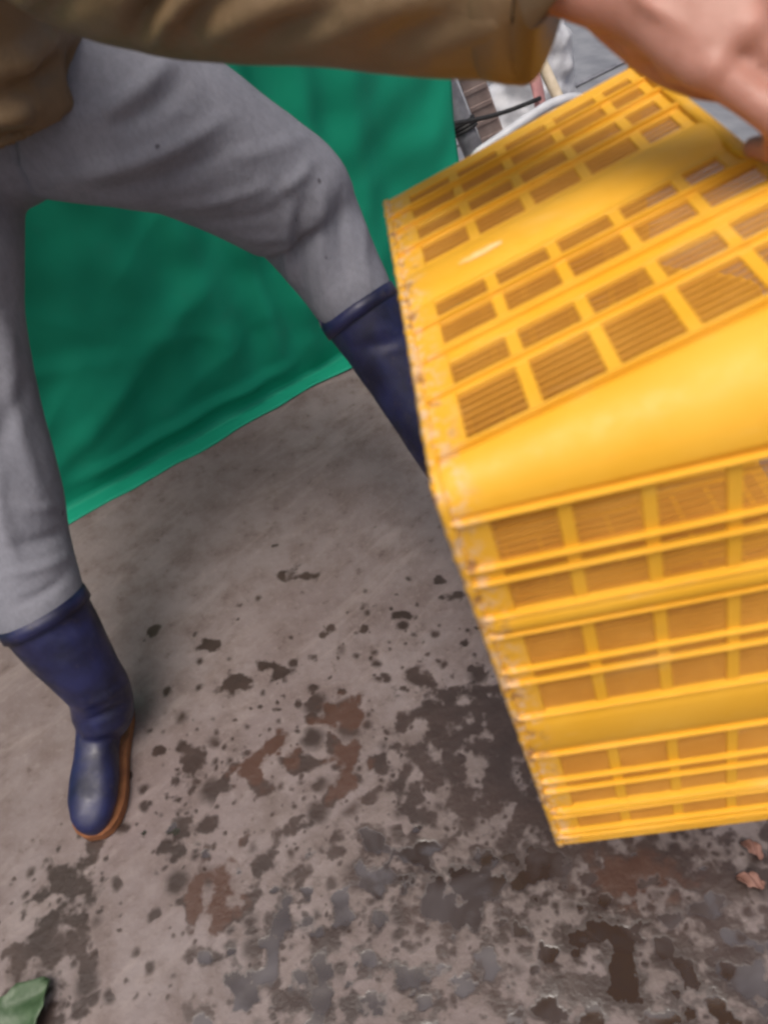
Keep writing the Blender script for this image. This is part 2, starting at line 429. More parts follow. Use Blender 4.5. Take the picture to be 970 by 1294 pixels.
# grey roadway beyond the end of the tarpaulin
def build_road():
    bm = bmesh.new()
    a = gp(585, 345); b = gp(1010, 240); dirv = (b-a).normalized(); nrm = Vector((-dirv.y, dirv.x, 0))
    if nrm.y < 0: nrm = -nrm
    p = [a-dirv*.02, b+dirv*30, b+dirv*30+nrm*40, a-dirv*.02+nrm*40]
    n = 24; rows = []
    for i in range(n+1):
        t = (i/n)**2; l0 = p[0].lerp(p[1], t); l1 = p[3].lerp(p[2], t)
        rows.append([bm.verts.new(l0.lerp(l1, (j/n)**2)+Vector((0,0,.006))) for j in range(n+1)])
    for r0, r1 in zip(rows, rows[1:]):
        for j in range(n): bm.faces.new((r0[j], r1[j], r1[j+1], r0[j+1]))
    o = from_bm('road', bm, M['road']); tag(o, kind='structure')
    # expansion joint line on the road
    q = gp(770, 90); e = gp(800, 75)
    bm = bmesh.new(); d2 = (e-q).normalized(); box_bm(bm, q+Vector((0,0,.012)), (d2, Vector((-d2.y,d2.x,0)), Vector((0,0,1))), (2.2,.012,.003))
    tag(from_bm('joint_strip', bm, M['steel'], smooth=False), kind='structure')
build_road()

# ------------------------------------------------------------------ tarpaulin screen
G1, G2 = gp(75, 668), gp(440, 463)
TD = (G2-G1).normalized(); TN = Vector((TD.y, -TD.x, 0))       # TN points towards the camera side
if TN.dot(-G1) < 0: TN = -TN
PE = gp(600, 372)                                                # where the screen ends
TL = (PE-G1).dot(TD)
def build_tarp():
    s0, s1 = -1.6, TL
    ns, nh = 300, 120
    V = []; 
    for j in range(nh+1):
        for i in range(ns+1):
            s = s0+(s1-s0)*i/ns; u = j/nh
            # profile: a strip lying on the ground, a soft bend, then up
            L = u*1.62
            if L < .055: out = .055-L; h = .006+.010*(L/.055)**2
            else:
                h = .016+(L-.055); out = -.0
            # hem roll a little above the ground
            k = max(0, 1-abs(h-.075)/.028); roll = .018*k*max(0, min(1, (s-.02)*4))*(1-max(0, min(1, (s-.62)*6)))
            fold = 0
            for c, wd, a, lean in ((-.9,.12,.03,.1),(-.45,.10,.03,-.15),(-.12,.16,.030,.12),(.20,.09,.020,.30),(.42,.07,.022,.05),(.60,.05,.030,-.06),(.73,.035,.030,-.05),(.83,.04,.035,-.04),(.95,.04,.028,0),(1.07,.05,.03,0)):
                fold += a*math.exp(-((s-c-lean*h)/wd)**2)*min(1, max(0, h)/.25)
            p = Vector((s*5, h*4, 1.7))
            rip = .020*mnoise.noise(p)+.010*mnoise.noise(p*2.3)
            # diagonal sags
            dg_ = .014*math.exp(-((h-(.12+.55*(s-.05)))/.035)**2)*max(0, 1-abs(s-.25)*2.5)
            dg_ += .016*math.exp(-(max(0, (h-(.30+.35*(s-.3)))*(1 if s > .1 else 1))/.05)**1.2)*max(0, 1-abs(h-(.34+.35*(s-.3)))*7)*max(0, 1-abs(s-.35)*2.2)
            for hc_, sc_, sl_, a_ in ((.25,.10,.8,.012),(.33,.45,-.5,.012),(.55,.15,-.9,.014),(.62,.55,.7,.012),(.20,.55,.35,.012),(.16,-.15,.5,.012)):
                q_ = h-hc_-sl_*(s-sc_); dg_ += .6*a_*math.exp(-abs(q_)/.026)*max(0, 1-abs(s-sc_)*4.5)
            dg_ += .012*math.exp(-((h-(.42-.25*s))/.03)**2)*max(0, 1-abs(s-.1)*2)
            b = out + (fold+rip*min(1, h/.12)+dg_+roll if h > .016 else rip*.25*0)
            lift = .004*mnoise.noise(Vector((s*14, 3, 0))) if L < .055 else 0
            out_w = .018*mnoise.noise(Vector((s*6, 9, 0)))*max(0, 1-L/.055)
            V.append(G1+TD*s+TN*(b-.045+out_w)+Vector((0,0,max(.0025, h*.7+lift*.6 if L < .055 else h))))
    F = [(j*(ns+1)+i, j*(ns+1)+i+1, (j+1)*(ns+1)+i+1, (j+1)*(ns+1)+i) for j in range(nh) for i in range(ns)]
    me = bpy.data.meshes.new('tarpaulin'); me.from_pydata([tuple(v) for v in V], [], F)
    o = link('tarpaulin', me, M['tarp'])
    md = o.modifiers.new('t', 'SOLIDIFY'); md.thickness = .0015; md.offset = 0
    tag(o, 'green tarpaulin screen hanging down to the wet concrete behind the legs', 'tarpaulin')
build_tarp()

# grey post at the free end of the tarpaulin, leaning, with a black cord tied round it
def build_corner_things():
    up = Vector((0,0,1))
    top = at(553, 85, 2.15); bot = at(625, 255, 2.33)
    dv = (bot-top).normalized()
    # run the post to the ground
    t = (0-bot.z)/dv.z; foot = bot+dv*t; head = top-dv*.75
    tube('post', [foot+Vector((0,0,.006)), bot, top, head], .030, M['steel'], n=14)
    po = bpy.data.objects['post']; tag(po, 'grey metal post at the end of the green tarpaulin, bound with black cord', 'post')
    # board leaning behind
    bm = bmesh.new(); c0 = at(603, 120, 2.30); c1 = at(632, 200, 2.45)
    d = (c1-c0).normalized(); t = (.01-c1.z)/d.z; c1 = c1+d*t; c0 = c0-d*.35
    side = (at(625, 120, 2.30)-at(603, 120, 2.30)).normalized(); nn = d.cross(side).normalized(); side = nn.cross(d)
    box_bm(bm, (c0+c1)/2, (d, side, nn), ((c1-c0).length/2, .036, .008))
    bo = from_bm('board', bm, M['card'], smooth=False)
    md = bo.modifiers.new('b', 'BEVEL'); md.width = .004; md.segments = 2
    tag(bo, 'pinkish brown board leaning beside the grey post', 'board')
    for k in range(16):
        bm = bmesh.new(); q = c0.lerp(c1, (k+.5)/16); box_bm(bm, q-nn*.009*(1 if nn.dot(Vector((0,0,CAM_H))-q) < 0 else -1), (d, side, nn), (.006, .034, .003))
        from_bm('batten', bm, M['card'], bo, smooth=False)
    # cord
    ca, cb = at(568, 157, 2.10), at(682, 124, 2.2)
    cp_ = [ca.lerp(cb, i/10)-Vector((0,0,.010*math.sin(PI*i/10))) for i in range(11)]
    cc = empty('cord', ca)
    tube('strand', cp_, .0065, M['black'], cc, 8)
    axis_p = top.lerp(bot, .42)
    e1 = dv.orthogonal().normalized(); e2 = dv.cross(e1)
    for k in range(3):
        ring = [axis_p+dv*(.010*k-.01)+(e1*math.cos(a)+e2*math.sin(a))*.036 for a in np.linspace(0, 2*PI, 25)]
        tube('loop', ring, .0055, M['black'], cc, 8)
    bm = bmesh.new(); ball(bm, at(566, 158, 2.08), .016, (1.2,.9,1)); kn = from_bm('knot', bm, M['black'], cc)
    tag(cc, 'black cord tied round the grey post and pulled across to the pale pole', 'cord')
    # small grey clamp next to the knot
    bm = bmesh.new(); ball(bm, at(559, 157, 2.07), .012, (1,1.3,1)); ball(bm, at(563, 152, 2.07), .009)
    tag(from_bm('clip', bm, M['steel']), 'small pale metal clip at the knot of the black cord', 'clip')
    # crumpled white sack
    bm = bmesh.new(); g = gp(662, 238)
    base = gp(668, 235)
    ball(bm, base+Vector((0,0,.20)), .20, (.95,.8,1.05), u=48, v=36)
    ball(bm, base+Vector((.03,0,.42)), .13, (.9,.8,1.2), u=48, v=36)
    me = fuse(bm, .014, 4)
    displace(me, [], .028, 9, seed=4); displace(me, [], .012, 24, seed=9)
    tag(link('sack', me, M['white']), 'crumpled white plastic sack standing behind the yellow crate', 'sack')
    # bent white pipe
    pp = [at(x, y, z) for x, y, z in ((600,196,2.05),(640,168,2.05),(672,146,2.05),(700,130,2.06),(730,124,2.08),(765,140,2.12))]
    st = smooth_path([(p, .013) for p in pp], 6)
    last = pp[-1]; st += [(Vector((last.x+.02, last.y, last.z-.15)), .013, .013, None), (Vector((last.x+.03, last.y, .012)), .013, .013, None)]
    first = pp[0]; st = [(Vector((first.x-.02, first.y, .012)), .013, .013, None), (Vector((first.x-.01, first.y, first.z-.15)), .013, .013, None)]+st
    bm = bmesh.new(); loft(bm, st, 12)
    tag(from_bm('pipe', bm, M['white']), 'bent white plastic pipe in front of the white sack', 'pipe')
    # pale wooden pole
    a, b = at(676, 62, 2.30), at(704, 122, 2.34); d = (b-a).normalized(); t = (.0-b.z)/d.z
    tube('pole', [a-d*.4, a, b, b+d*t], .017, M['beige'], n=12)
    tag(bpy.data.objects['pole'], 'pale beige wooden pole leaning by the white sack', 'pole')
    # pink rag tied on the pole
    bm = bmesh.new(); st = smooth_path([(at(668,72,2.2), .012, .028), (at(674,95,2.2), .014, .024), (at(680,118,2.22), .010, .026), (at(684,150,2.24), .006, .03)], 4)
    loft(bm, st, 12); me = bpy.data.meshes.new('rag'); bmesh.ops.recalc_face_normals(bm, faces=bm.faces); bm.to_mesh(me); bm.free()
    tag(link('rag', me, M['pink']), 'faded pink rag hanging on the pale wooden pole', 'rag')
build_corner_things()

# ------------------------------------------------------------------ yellow crate
CR = [2.3035, -0.2256, -0.3107]; CT = Vector((0.0267, -0.0101, 0.4385))
CA, CB, CR0, KA, KB, KR = 0.4427, 0.5058, 0.024, 0.1233, 0.017, 0.154
def build_crate():
    rv = Vector(CR); q = Matrix.Rotation(rv.length, 3, rv.normalized())
    # crate local frame: x from the bottom to the mouth, y across the short side, z up along the long side
    Mc = q; A = [c2w(Mc @ Vector(e))-Vector((0,0,CAM_H)) for e in ((1,0,0),(0,1,0),(0,0,1))]
    # the image frame is right-handed and so is the world: one rigid motion
    Mw = Matrix(((A[0].x, A[1].x, A[2].x), (A[0].y, A[1].y, A[2].y), (A[0].z, A[1].z, A[2].z))).to_4x4()
    Mw.translation = c2w(CT)
    root = empty('crate', (0,0,0)); root.matrix_world = Mw
    root.location = Mw.to_translation(); root.rotation_euler = Mw.to_euler()
    tag(root, 'worn yellow plastic slatted crate tipped on its side, gripped at its rim by one hand', 'crate')
    DF = .40                    # full depth
    ROUND = .010
    def depth_A(s):              # the grip cut-out in the rim of the upper side
        k = min(1, max(0, (s-.335)/.05)); k = k*k*(3-2*k)
        return DF*(1-k)+.265*k
    def depth_C(s):
        k = min(1, max(0, (s-.35)/.2)); k = k*k*(3-2*k)
        return .265*(1-k)+DF*k
    def rnd(x): # inward pull of the wall near the bottom edge
        if x >= ROUND: return 0.
        return ROUND-math.sqrt(max(0, ROUND**2-(ROUND-x)**2))
    def rr(x): return CR0+KR*x
    KF = .165; ZF = .016                    # corner radius at the far corners, constant-ish
    # wall surfaces: (x, s, h) -> crate local
    def wallA(x, s, h):
        lo = -KB*x+rr(x); hi = CA+KF*x-ZF; return Vector((x, lo+(hi-lo)*s, KA*x*1.0+h-rnd(x)))
    def wallB(x, s, h):
        lo = -KA*x+rr(x); hi = CB+KA*x-ZF; return Vector((x, -KB*x-h+rnd(x), -(lo+(hi-lo)*s)))
    def wallC(x, s, h):          # opposite to B
        lo = -KA*x+ZF; hi = CB+KA*x-ZF; return Vector((x, CA+KF*x+h-rnd(x), -(lo+(hi-lo)*s)))
    def wallD(x, s, h):          # opposite to A
        lo = -KB*x+ZF; hi = CA+KF*x-ZF; return Vector((x, lo+(hi-lo)*s, -(CB+KA*x)-h+rnd(x)))
    TH = .0036
    XS = [0, .002, .005, .009, .013, .017]
    def slab(bm, fn, x0, x1, s0, s1, h0, h1, xn=2, dep=None, sn=1):
        """curved block following the wall; dep limits x per s"""
        xs = sorted(set([x0]+[x for x in XS if x0 < x < x1]+[x0+(x1-x0)*k/xn for k in range(xn+1)]))
        ss = [s0+(s1-s0)*k/sn for k in range(sn+1)]
        g = {}
        for i, x in enumerate(xs):
            for j, s in enumerate(ss):
                xx = x
                if dep: xx = x0+(x-x0)*(dep(s)-x0)/(x1-x0)
                for k, h in enumerate((h0, h1)): g[i, j, k] = bm.verts.new(fn(xx, s, h))
        I, J = len(xs)-1, len(ss)-1
        for i in range(I):
            for j in range(J):
                bm.faces.new((g[i,j,1], g[i+1,j,1], g[i+1,j+1,1], g[i,j+1,1]))
                bm.faces.new((g[i,j,0], g[i,j+1,0], g[i+1,j+1,0], g[i+1,j,0]))
        for i in range(I):
            bm.faces.new((g[i,0,0], g[i+1,0,0], g[i+1,0,1], g[i,0,1])); bm.faces.new((g[i,J,0], g[i,J,1], g[i+1,J,1], g[i+1,J,0]))
        for j in range(J):
            bm.faces.new((g[0,j,0], g[0,j,1], g[0,j+1,1], g[0,j+1,0])); bm.faces.new((g[I,j,0], g[I,j+1,0], g[I,j+1,1], g[I,j,1]))
    def make_wall(fn, rows, bands, ribs, dep, name, pitch=.0485, gap=.0090, xstart=.027, slit=.0074, sl=.40):
        """rows: openings (s0,s1); bands: wide mouldings; ribs: thin raised lines"""
        wl = fn(.1, 1, 0)-fn(.1, 0, 0); W = wl.length
        # frame: bottom strip + mouth strip + strips between rows + dividers
        bm = bmesh.new()
        slab(bm, fn, 0, xstart, 0, 1, -TH, 0, 4, None, 24)
        edges = [0.]+[e for r in rows for e in r]+[1.]
        cap = lambda s0, s1: (lambda s: dep(s)-.006)
        for a, b in zip(edges[0::2], edges[1::2]):
            if b-a < .002: continue
            slab(bm, fn, xstart, DF, a, b, -TH, -.0001, 8, cap(a, b), max(1, int((b-a)/.02)))
        cells = []
        for r0, r1 in rows:
            d = min(dep(r0), dep((r0+r1)/2), dep(r1))-.018
            x = xstart; first = True
            while x < d:
                c1 = min(x+pitch-gap, d); cells.append((x, c1, r0, r1))
                x1 = min(x+pitch, d)
                if c1 < d: slab(bm, fn, c1, x1, r0, r1, -TH, -.0004, 1)
                x += pitch
            if dep(r0)-.006 > d: slab(bm, fn, d, DF, r0, r1, -TH, -.0003, 1, lambda s: dep(s)-.006, 4)
        o = from_bm('side_wall', bm, M['crate'], root, smooth=False, world=False)
        md = o.modifiers.new('b', 'BEVEL'); md.width = .0006; md.segments = 1; md.limit_method = 'ANGLE'
        o['label'] = name
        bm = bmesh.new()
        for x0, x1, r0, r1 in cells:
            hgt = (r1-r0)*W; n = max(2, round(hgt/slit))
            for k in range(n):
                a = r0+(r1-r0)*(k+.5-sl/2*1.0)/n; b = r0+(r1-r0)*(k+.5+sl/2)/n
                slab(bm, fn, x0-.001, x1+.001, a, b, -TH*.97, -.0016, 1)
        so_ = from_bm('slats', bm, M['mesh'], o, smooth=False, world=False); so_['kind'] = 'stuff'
        for s0, s1 in bands:
            bm = bmesh.new()
            n = 8
            # softly crowned moulding
            ss = [s0+(s1-s0)*k/n for k in range(n+1)]
            xs = XS+list(np.linspace(.03, 1, 10))
            g = []
            for xi, x in enumerate(xs):
                row = []
                for k, s in enumerate(ss):
                    D_ = dep(s)-.006; xx = x if x < .02 else (.02+(D_-.02)*(x-.02)/(1-.02) if xi >= len(XS) else x)
                    pr = math.sin(PI*k/n)**.45 if 0 < k < n else 0
                    row.append(bm.verts.new(fn(xx, s, -.0005+.0048*pr*min(1, .25+xx/.02))))
                g.append(row)
            for r0_, r1_ in zip(g, g[1:]):
                for k in range(n): bm.faces.new((r0_[k], r1_[k], r1_[k+1], r0_[k+1]))
            from_bm('band', bm, M['crate'], o, True, world=False)
        for s in ribs:
            bm = bmesh.new(); wd = .0012/W
            slab(bm, fn, .001, DF, s-wd, s+wd, -.0012, .0042, 8, lambda s_: dep(s_)-.006, 1)
            rb = from_bm('rib', bm, M['crate'], o, False, world=False)
            md = rb.modifiers.new('b', 'BEVEL'); md.width = .0009; md.segments = 2; md.limit_method = 'ANGLE'
        return o
    rowsA = [(.014,.136),(.160,.228),(.290,.358),(.368,.440),(.605,.685),(.705,.783),(.830,.890),(.900,.962)]
    make_wall(wallA, rowsA, [(.455,.592)], [.004,.148,.259,.363,.695,.806,.895], depth_A, 'upper side with the grip cut-out in its rim')
    rowsB = [(.012,.200),(.254,.474),(.620,.830),(.868,.986)]
    ribsB = [.005,.097,.127,.204,.249,.341,.377,.479,.612,.710,.752,.836,.862,.933,.957]
    full = lambda s: DF
    make_wall(wallB, rowsB, [(.207,.246),(.484,.607),(.840,.858)], ribsB, full, 'front side with paired thin ribs and smooth bands', slit=.0058, sl=.42)
    rowsC = [(.03,.10),(.13,.20),(.25,.32),(.35,.44),(.58,.65),(.68,.76),(.82,.88),(.9,.97)]
    make_wall(wallC, rowsC, [(.47,.56)], [.115,.225,.335,.665,.79], depth_C, 'back side', sl=.80)
    make_wall(wallD, [(1-b, 1-a) for a, b in rowsA[::-1]], [(.42,.54)], [.13,.32,.63,.73], full, 'lower side', sl=.80)
    # corner posts: rounded, growing wider towards the mouth between A and B
    def corner(fa, sa, fb, sb, cen, r0fn, a0, a1, dep):
        bm = bmesh.new(); n = 14; g = []
        xs = XS+list(np.linspace(.03, 1, 14))
        for h in (0, -TH):
            rows = []
            for xi, x in enumerate(xs):
                row = []
                for k in range(n+1):
                    a = a0+(a1-a0)*k/n
                    D_ = dep(k/n)-.006
                    xx = x if xi < len(XS) else .02+(D_-.02)*(x-.02)/.98
                    c = cen(xx); r = r0fn(xx)+h-rnd(xx)
                    row.append(bm.verts.new(Vector((xx, c[0]+math.cos(a)*r, c[1]+math.sin(a)*r))))
                rows.append(row)
            g.append(rows)
        for r0_, r1_ in zip(g[0], g[0][1:]):
            for k in range(n): bm.faces.new((r0_[k], r0_[k+1], r1_[k+1], r1_[k]))
        for r0_, r1_ in zip(g[1], g[1][1:]):
            for k in range(n): bm.faces.new((r0_[k], r1_[k], r1_[k+1], r0_[k+1]))
        I = len(xs)-1
        for k in range(n):
            bm.faces.new((g[0][I][k], g[0][I][k+1], g[1][I][k+1], g[1][I][k])); bm.faces.new((g[0][0][k], g[1][0][k], g[1][0][k+1], g[0][0][k+1]))
        for i in range(I):
            bm.faces.new((g[0][i][0], g[0][i+1][0], g[1][i+1][0], g[1][i][0])); bm.faces.new((g[0][i][n], g[1][i][n], g[1][i+1][n], g[0][i+1][n]))
        from_bm('corner_post', bm, M['crate'], root, True, world=False)
    corner(None,0,None,0, lambda x: (-KB*x+rr(x), KA*x-rr(x)), rr, PI/2, PI, full)
    corner(None,0,None,0, lambda x: (CA+KF*x-ZF, KA*x-ZF), lambda x: ZF, 0, PI/2, lambda s: .265)
    corner(None,0,None,0, lambda x: (CA+KF*x-ZF, -(CB+KA*x)+ZF), lambda x: ZF, -PI/2, 0, full)
    corner(None,0,None,0, lambda x: (-KB*x+ZF, -(CB+KA*x)+ZF), lambda x: ZF, PI, 1.5*PI, full)
    # rim: rounded bead running all round the mouth
    pts = []
    def addp(fn, ss, dep):
        for s in ss: pts.append(fn(dep(s)-.004, s, .0008))
    def addc(cen, r0fn, a0, a1, dep):
        for k in range(1, 8):
            a = a0+(a1-a0)*k/8; x = dep-.004; c = cen(x); r = r0fn(x)+.0008
            pts.append(Vector((x, c[0]+math.cos(a)*r, c[1]+math.sin(a)*r)))
    S = list(np.linspace(0, 1, 50))
    addp(wallA, S, depth_A)
    addc(lambda x: (CA+KF*x-ZF, KA*x-ZF), lambda x: ZF, PI/2, 0, .265)
    addp(wallC, S, depth_C)
    addc(lambda x: (CA+KF*x-ZF, -(CB+KA*x)+ZF), lambda x: ZF, 0, -PI/2, DF)
    addp(wallD, S[::-1], full)
    addc(lambda x: (-KB*x+ZF, -(CB+KA*x)+ZF), lambda x: ZF, 1.5*PI, PI, DF)
    addp(wallB, S[::-1], full)
    addc(lambda x: (-KB*x+rr(x), KA*x-rr(x)), rr, PI, PI/2, DF)
    bm = bmesh.new(); n = 8; rings = []; N = len(pts)
    for i, p in enumerate(pts):
        t = (pts[(i+1) % N]-pts[i-1]).normalized(); e1 = Vector((1,0,0)); e1 = (e1-t*e1.dot(t))
        e1 = e1.normalized() if e1.length > .05 else t.orthogonal().normalized(); e2 = t.cross(e1)
        rings.append([bm.verts.new(p+e1*.0055*math.cos(2*PI*k/n)+e2*.0042*math.sin(2*PI*k/n)) for k in range(n)])
    for i in range(N):
        r0_, r1_ = rings[i], rings[(i+1) % N]
        for k in range(n): bm.faces.new((r0_[k], r0_[(k+1) % n], r1_[(k+1) % n], r1_[k]))
    from_bm('rim', bm, M['crate'], root, True, world=False)
    # bottom panel: frame plate with a lattice
    bm = bmesh.new(); ins = .014
    y0, y1, z0, z1 = ins, CA-ins, -CB+ins, -ins
    ax = (Vector((1,0,0)), Vector((0,1,0)), Vector((0,0,1)))
    nb, mb = 13, 16
    for k in range(nb+1):
        y = y0+(y1-y0)*k/nb; box_bm(bm, (.0025, y, (z0+z1)/2), ax, (.0022, .0095, (z1-z0)/2))
    for k in range(mb+1):
        z = z0+(z1-z0)*k/mb; box_bm(bm, (.0022, (y0+y1)/2, z), ax, (.0020, (y1-y0)/2, .0042))
    for z in (z0, z1): box_bm(bm, (.0030, (y0+y1)/2, z), ax, (.0030, (y1-y0)/2+.006, .010))
    for y in (y0, y1): box_bm(bm, (.0031, y, (z0+z1)/2), ax, (.0031, .010, (z1-z0)/2+.006))
    from_bm('bottom_panel', bm, M['crate'], root, False, world=False)
    # worn foot bead round the bottom edge, nibbled by dragging
    bp = []
    def base_pt(fn, s): return fn(.004, s, .0006)
    for fn, rev in ((wallA, 0), ('c1', 0), (wallC, 0), ('c2', 0), (wallD, 1), ('c3', 0), (wallB, 1), ('c0', 0)):
        if isinstance(fn, str):
            cen, r, a0, a1 = {'c0': ((rr(0), -rr(0)), CR0, PI, PI/2), 'c1': ((CA-ZF, -ZF), ZF, PI/2, 0), 'c2': ((CA-ZF, -CB+ZF), ZF, 0, -PI/2), 'c3': ((ZF, -CB+ZF), ZF, 1.5*PI, PI)}[fn]
            for k in range(1, 8):
                a = a0+(a1-a0)*k/8; r_ = r-rnd(.004)+.0006; bp.append(Vector((.004, cen[0]+math.cos(a)*r_, cen[1]+math.sin(a)*r_)))
        else:
            ss = np.linspace(0, 1, 90); bp += [base_pt(fn, s) for s in (ss[::-1] if rev else ss)]
    bm = bmesh.new(); rings = []; N = len(bp)
    for i, p in enumerate(bp):
        t = (bp[(i+1) % N]-bp[i-1]).normalized(); e1 = Vector((1,0,0)); e2 = t.cross(e1).normalized()
        r = .0038*(1+.30*mnoise.noise(Vector((i*.55, 2, 0)))+.15*random.uniform(-1, 1))
        rings.append([bm.verts.new(p+e1*r*math.cos(2*PI*k/6)+e2*r*math.sin(2*PI*k/6)) for k in range(6)])
    for i in range(N):
        r0_, r1_ = rings[i], rings[(i+1) % N]
        for k in range(6): bm.faces.new((r0_[k], r0_[(k+1) % 6], r1_[(k+1) % 6], r1_[k]))
    from_bm('foot_edge', bm, M['crate'], root, True, world=False)
    # pale tapered mark on the smooth band, and a white speck in one slot
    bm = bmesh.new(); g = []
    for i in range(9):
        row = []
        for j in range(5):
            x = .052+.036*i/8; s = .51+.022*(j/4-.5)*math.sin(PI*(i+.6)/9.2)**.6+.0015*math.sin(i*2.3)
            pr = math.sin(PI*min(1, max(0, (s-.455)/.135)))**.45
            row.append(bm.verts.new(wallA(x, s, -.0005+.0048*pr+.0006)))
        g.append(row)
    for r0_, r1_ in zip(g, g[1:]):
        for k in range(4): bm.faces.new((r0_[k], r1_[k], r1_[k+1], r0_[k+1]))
    from_bm('pale_mark', bm, M['label'], root, True, world=False)
    return root, Mw
crate, CRM = build_crate()
print('crate grip', [tuple(round(x, 3) for x in (CRM @ Vector((.243, y, .04)))) for y in (.2, .3)])

# ------------------------------------------------------------------ person
def edge_st(e0, e1, z, k=1.0, depth=1.0):
    """ring station from the two silhouette pixels of a limb at depth z"""
    a, b = at(*e0, z), at(*e1, z); r = (a-b).length/2*k
    return ((a+b)/2, r, r*depth, (a-b).normalized())

def build_person():
    foot = gp(135, 985)
    P = empty('person', foot)
    tag(P, 'person in brown jacket, grey trousers and navy rubber boots, bending while stepping with the crate', 'person')
    hipc = at(-35, 130, 1.15); sho = at(-300, -300, .80)
    # ---- body: one skin
    bm = bmesh.new()
    W, KMs = at(742, -48, .500), at(962, 22, .455)
    E = at(140, -88, .62); SL = at(-190, -285, .72); SR = at(-480, -200, .92)
    loft(bm, smooth_path([(hipc, .13), (hipc.lerp(sho, .5), .125), (sho, .12)], 4), 20)
    ball(bm, hipc, .14); ball(bm, sho, .12)
    loft(bm, [(sho, .06), (SL, .055)], 14); loft(bm, [(sho, .06), (SR, .055)], 14)
    ball(bm, SL, .055); ball(bm, SR, .055)
    hint = at(700, 300, .5)-at(700, 0, .5)
    loft(bm, smooth_path([(SL, .05), (SL.lerp(E, .5), .046), (E, .042)], 4), 16)
    ball(bm, E, .042)
    # forearm to wrist: oval
    lt = (c2w((-.5, .82, .18))-Vector((0,0,CAM_H))).normalized()
    loft(bm, smooth_path([(E, .042, .042, lt), (E.lerp(W, .35), .043, .040), (E.lerp(W, .75), .034, .028), (W, .033, .024)], 4), 16)
    fw = (KMs-W).normalized(); lt = (lt-fw*lt.dot(fw)).normalized(); nn = fw.cross(lt)
    camv = Vector((0,0,CAM_H))-KMs
    if nn.dot(camv) < 0: nn = -nn                       # back of the hand faces up and towards the viewer
    L = (KMs-W).length; HS = 1.12
    loft(bm, smooth_path([(W-fw*.02, .034, .025, lt), (W+fw*.01, .036, .025), (W+fw*L*.35, .035, .025), (W+fw*L*.6, .042, .024), (W+fw*L*.85, .050, .021), (KMs-fw*.002, .049, .017)], 4), 26)
    ball(bm, W+fw*L*.42+lt*.012-nn*.018, .024, (1,1,1))  # ball of the thumb
    ball(bm, W+fw*L*.72+lt*.024-nn*.006, .022, (1,1,1))  # web between thumb and index finger
    def finger(base, dirs, lens, r):
        pts = [base-dirs[0]*.012]; rad = [r*1.02]; p = base; pts.append(base); rad.append(r*1.12)
        for d, l, k in zip(dirs, lens, (1.04, .98, .84)):
            pts.append(p+d*l*.5); rad.append(r*k*.95); p = p+d*l; pts.append(p); rad.append(r*k*(1.03 if k > .9 else .72))
        loft(bm, smooth_path(list(zip(pts, rad)), 3), 14)
        ball(bm, p, r*.66)
    def curl(d0, a): # rotate from the forward direction towards the palm
        return (d0*math.cos(a)-nn*math.sin(a)).normalized()
    for off, ln, r, sp, up, a in ((.036, 1.0, .0112, .10, 0, (.34, 1.55, 2.4)), (.012, 1.10, .0116, .06, .003, (.60, 1.8, 2.7)), (-.013, 1.02, .0110, -.05, .001, (.65, 1.85, 2.75)), (-.036, .82, .0098, -.15, -.004, (.72, 1.9, 2.8))):
        f0 = (fw+lt*sp).normalized()
        base = KMs+lt*off+nn*(up-.001)-fw*(abs(off)*.25)
        ball(bm, base+nn*.003, r*1.18)
        finger(base, [curl(f0, x) for x in a], (.046*ln*HS, .028*ln*HS, .023*ln*HS), r)
    # tendons of the back of the hand
    for off in (.030, .011, -.010, -.028):
        loft(bm, [(W+fw*.018+lt*off*.35+nn*.018, .004), (W+fw*L*.55+lt*off*.8+nn*.0195, .0045), (KMs+lt*off+nn*.010-fw*.006, .005)], 8)
    # thumb folded under the palm, pressing on the inside of the rim
    tb = W+fw*.030+lt*.016-nn*.020
    td = [(fw*.85+lt*.12-nn*.50).normalized(), (fw*.95-lt*.10-nn*.30).normalized(), (fw*.95-lt*.25-nn*.1).normalized()]
    p = tb; pts = [(W+fw*.008+lt*.012-nn*.004, .017), (tb, .0165)]
    for d, l, r in zip(td, (.042, .034, .026), (.0138, .0122, .0090)): p = p+d*l; pts.append((p, r))
    loft(bm, smooth_path(pts, 4), 14); ball(bm, p, .0085)
    # other arm (hangs beside the body)
    E2 = SR+Vector((-.10, .02, -.26)); W2 = E2+Vector((.06, -.16, -.18))
    loft(bm, smooth_path([(SR, .05), (SR.lerp(E2, .5), .045), (E2, .04), (E2.lerp(W2, .6), .036), (W2, .026)], 4), 14)
    h2 = (W2-E2).normalized(); l2 = h2.orthogonal().normalized(); n2 = h2.cross(l2)
    loft(bm, smooth_path([(W2, .028, .02, l2), (W2+h2*.05, .040, .018), (W2+h2*.09, .042, .015)], 4), 18)
    for off, ln in ((.031, .9), (.011, 1), (-.010, .95), (-.030, .78)):
        b = W2+h2*.088+l2*off; loft(bm, smooth_path([(b-h2*.01, .0098), (b+h2*.04*ln, .0095), (b+(h2*.065-n2*.015)*ln, .009), (b+(h2*.08-n2*.035)*ln, .007)], 3), 10)
    loft(bm, smooth_path([(W2+h2*.02+l2*.02, .014), (W2+h2*.05+l2*.05, .012), (W2+h2*.085+l2*.058, .009)], 3), 10)
    # legs
    K1, A1 = at(-20, 520, 1.29), at(118, 892, 1.45)
    K2, A2 = at(385, 262, 1.36), at(606, 602, 1.47)
    H1, H2 = at(-70, 190, 1.17), at(60, 150, 1.13)
    for h, k, a in ((H1, K1, A1), (H2, K2, A2)):
        loft(bm, smooth_path([(h, .085), (h.lerp(k, .5), .075), (k, .055), (k.lerp(a, .3), .054), (a, .036)], 4), 16)
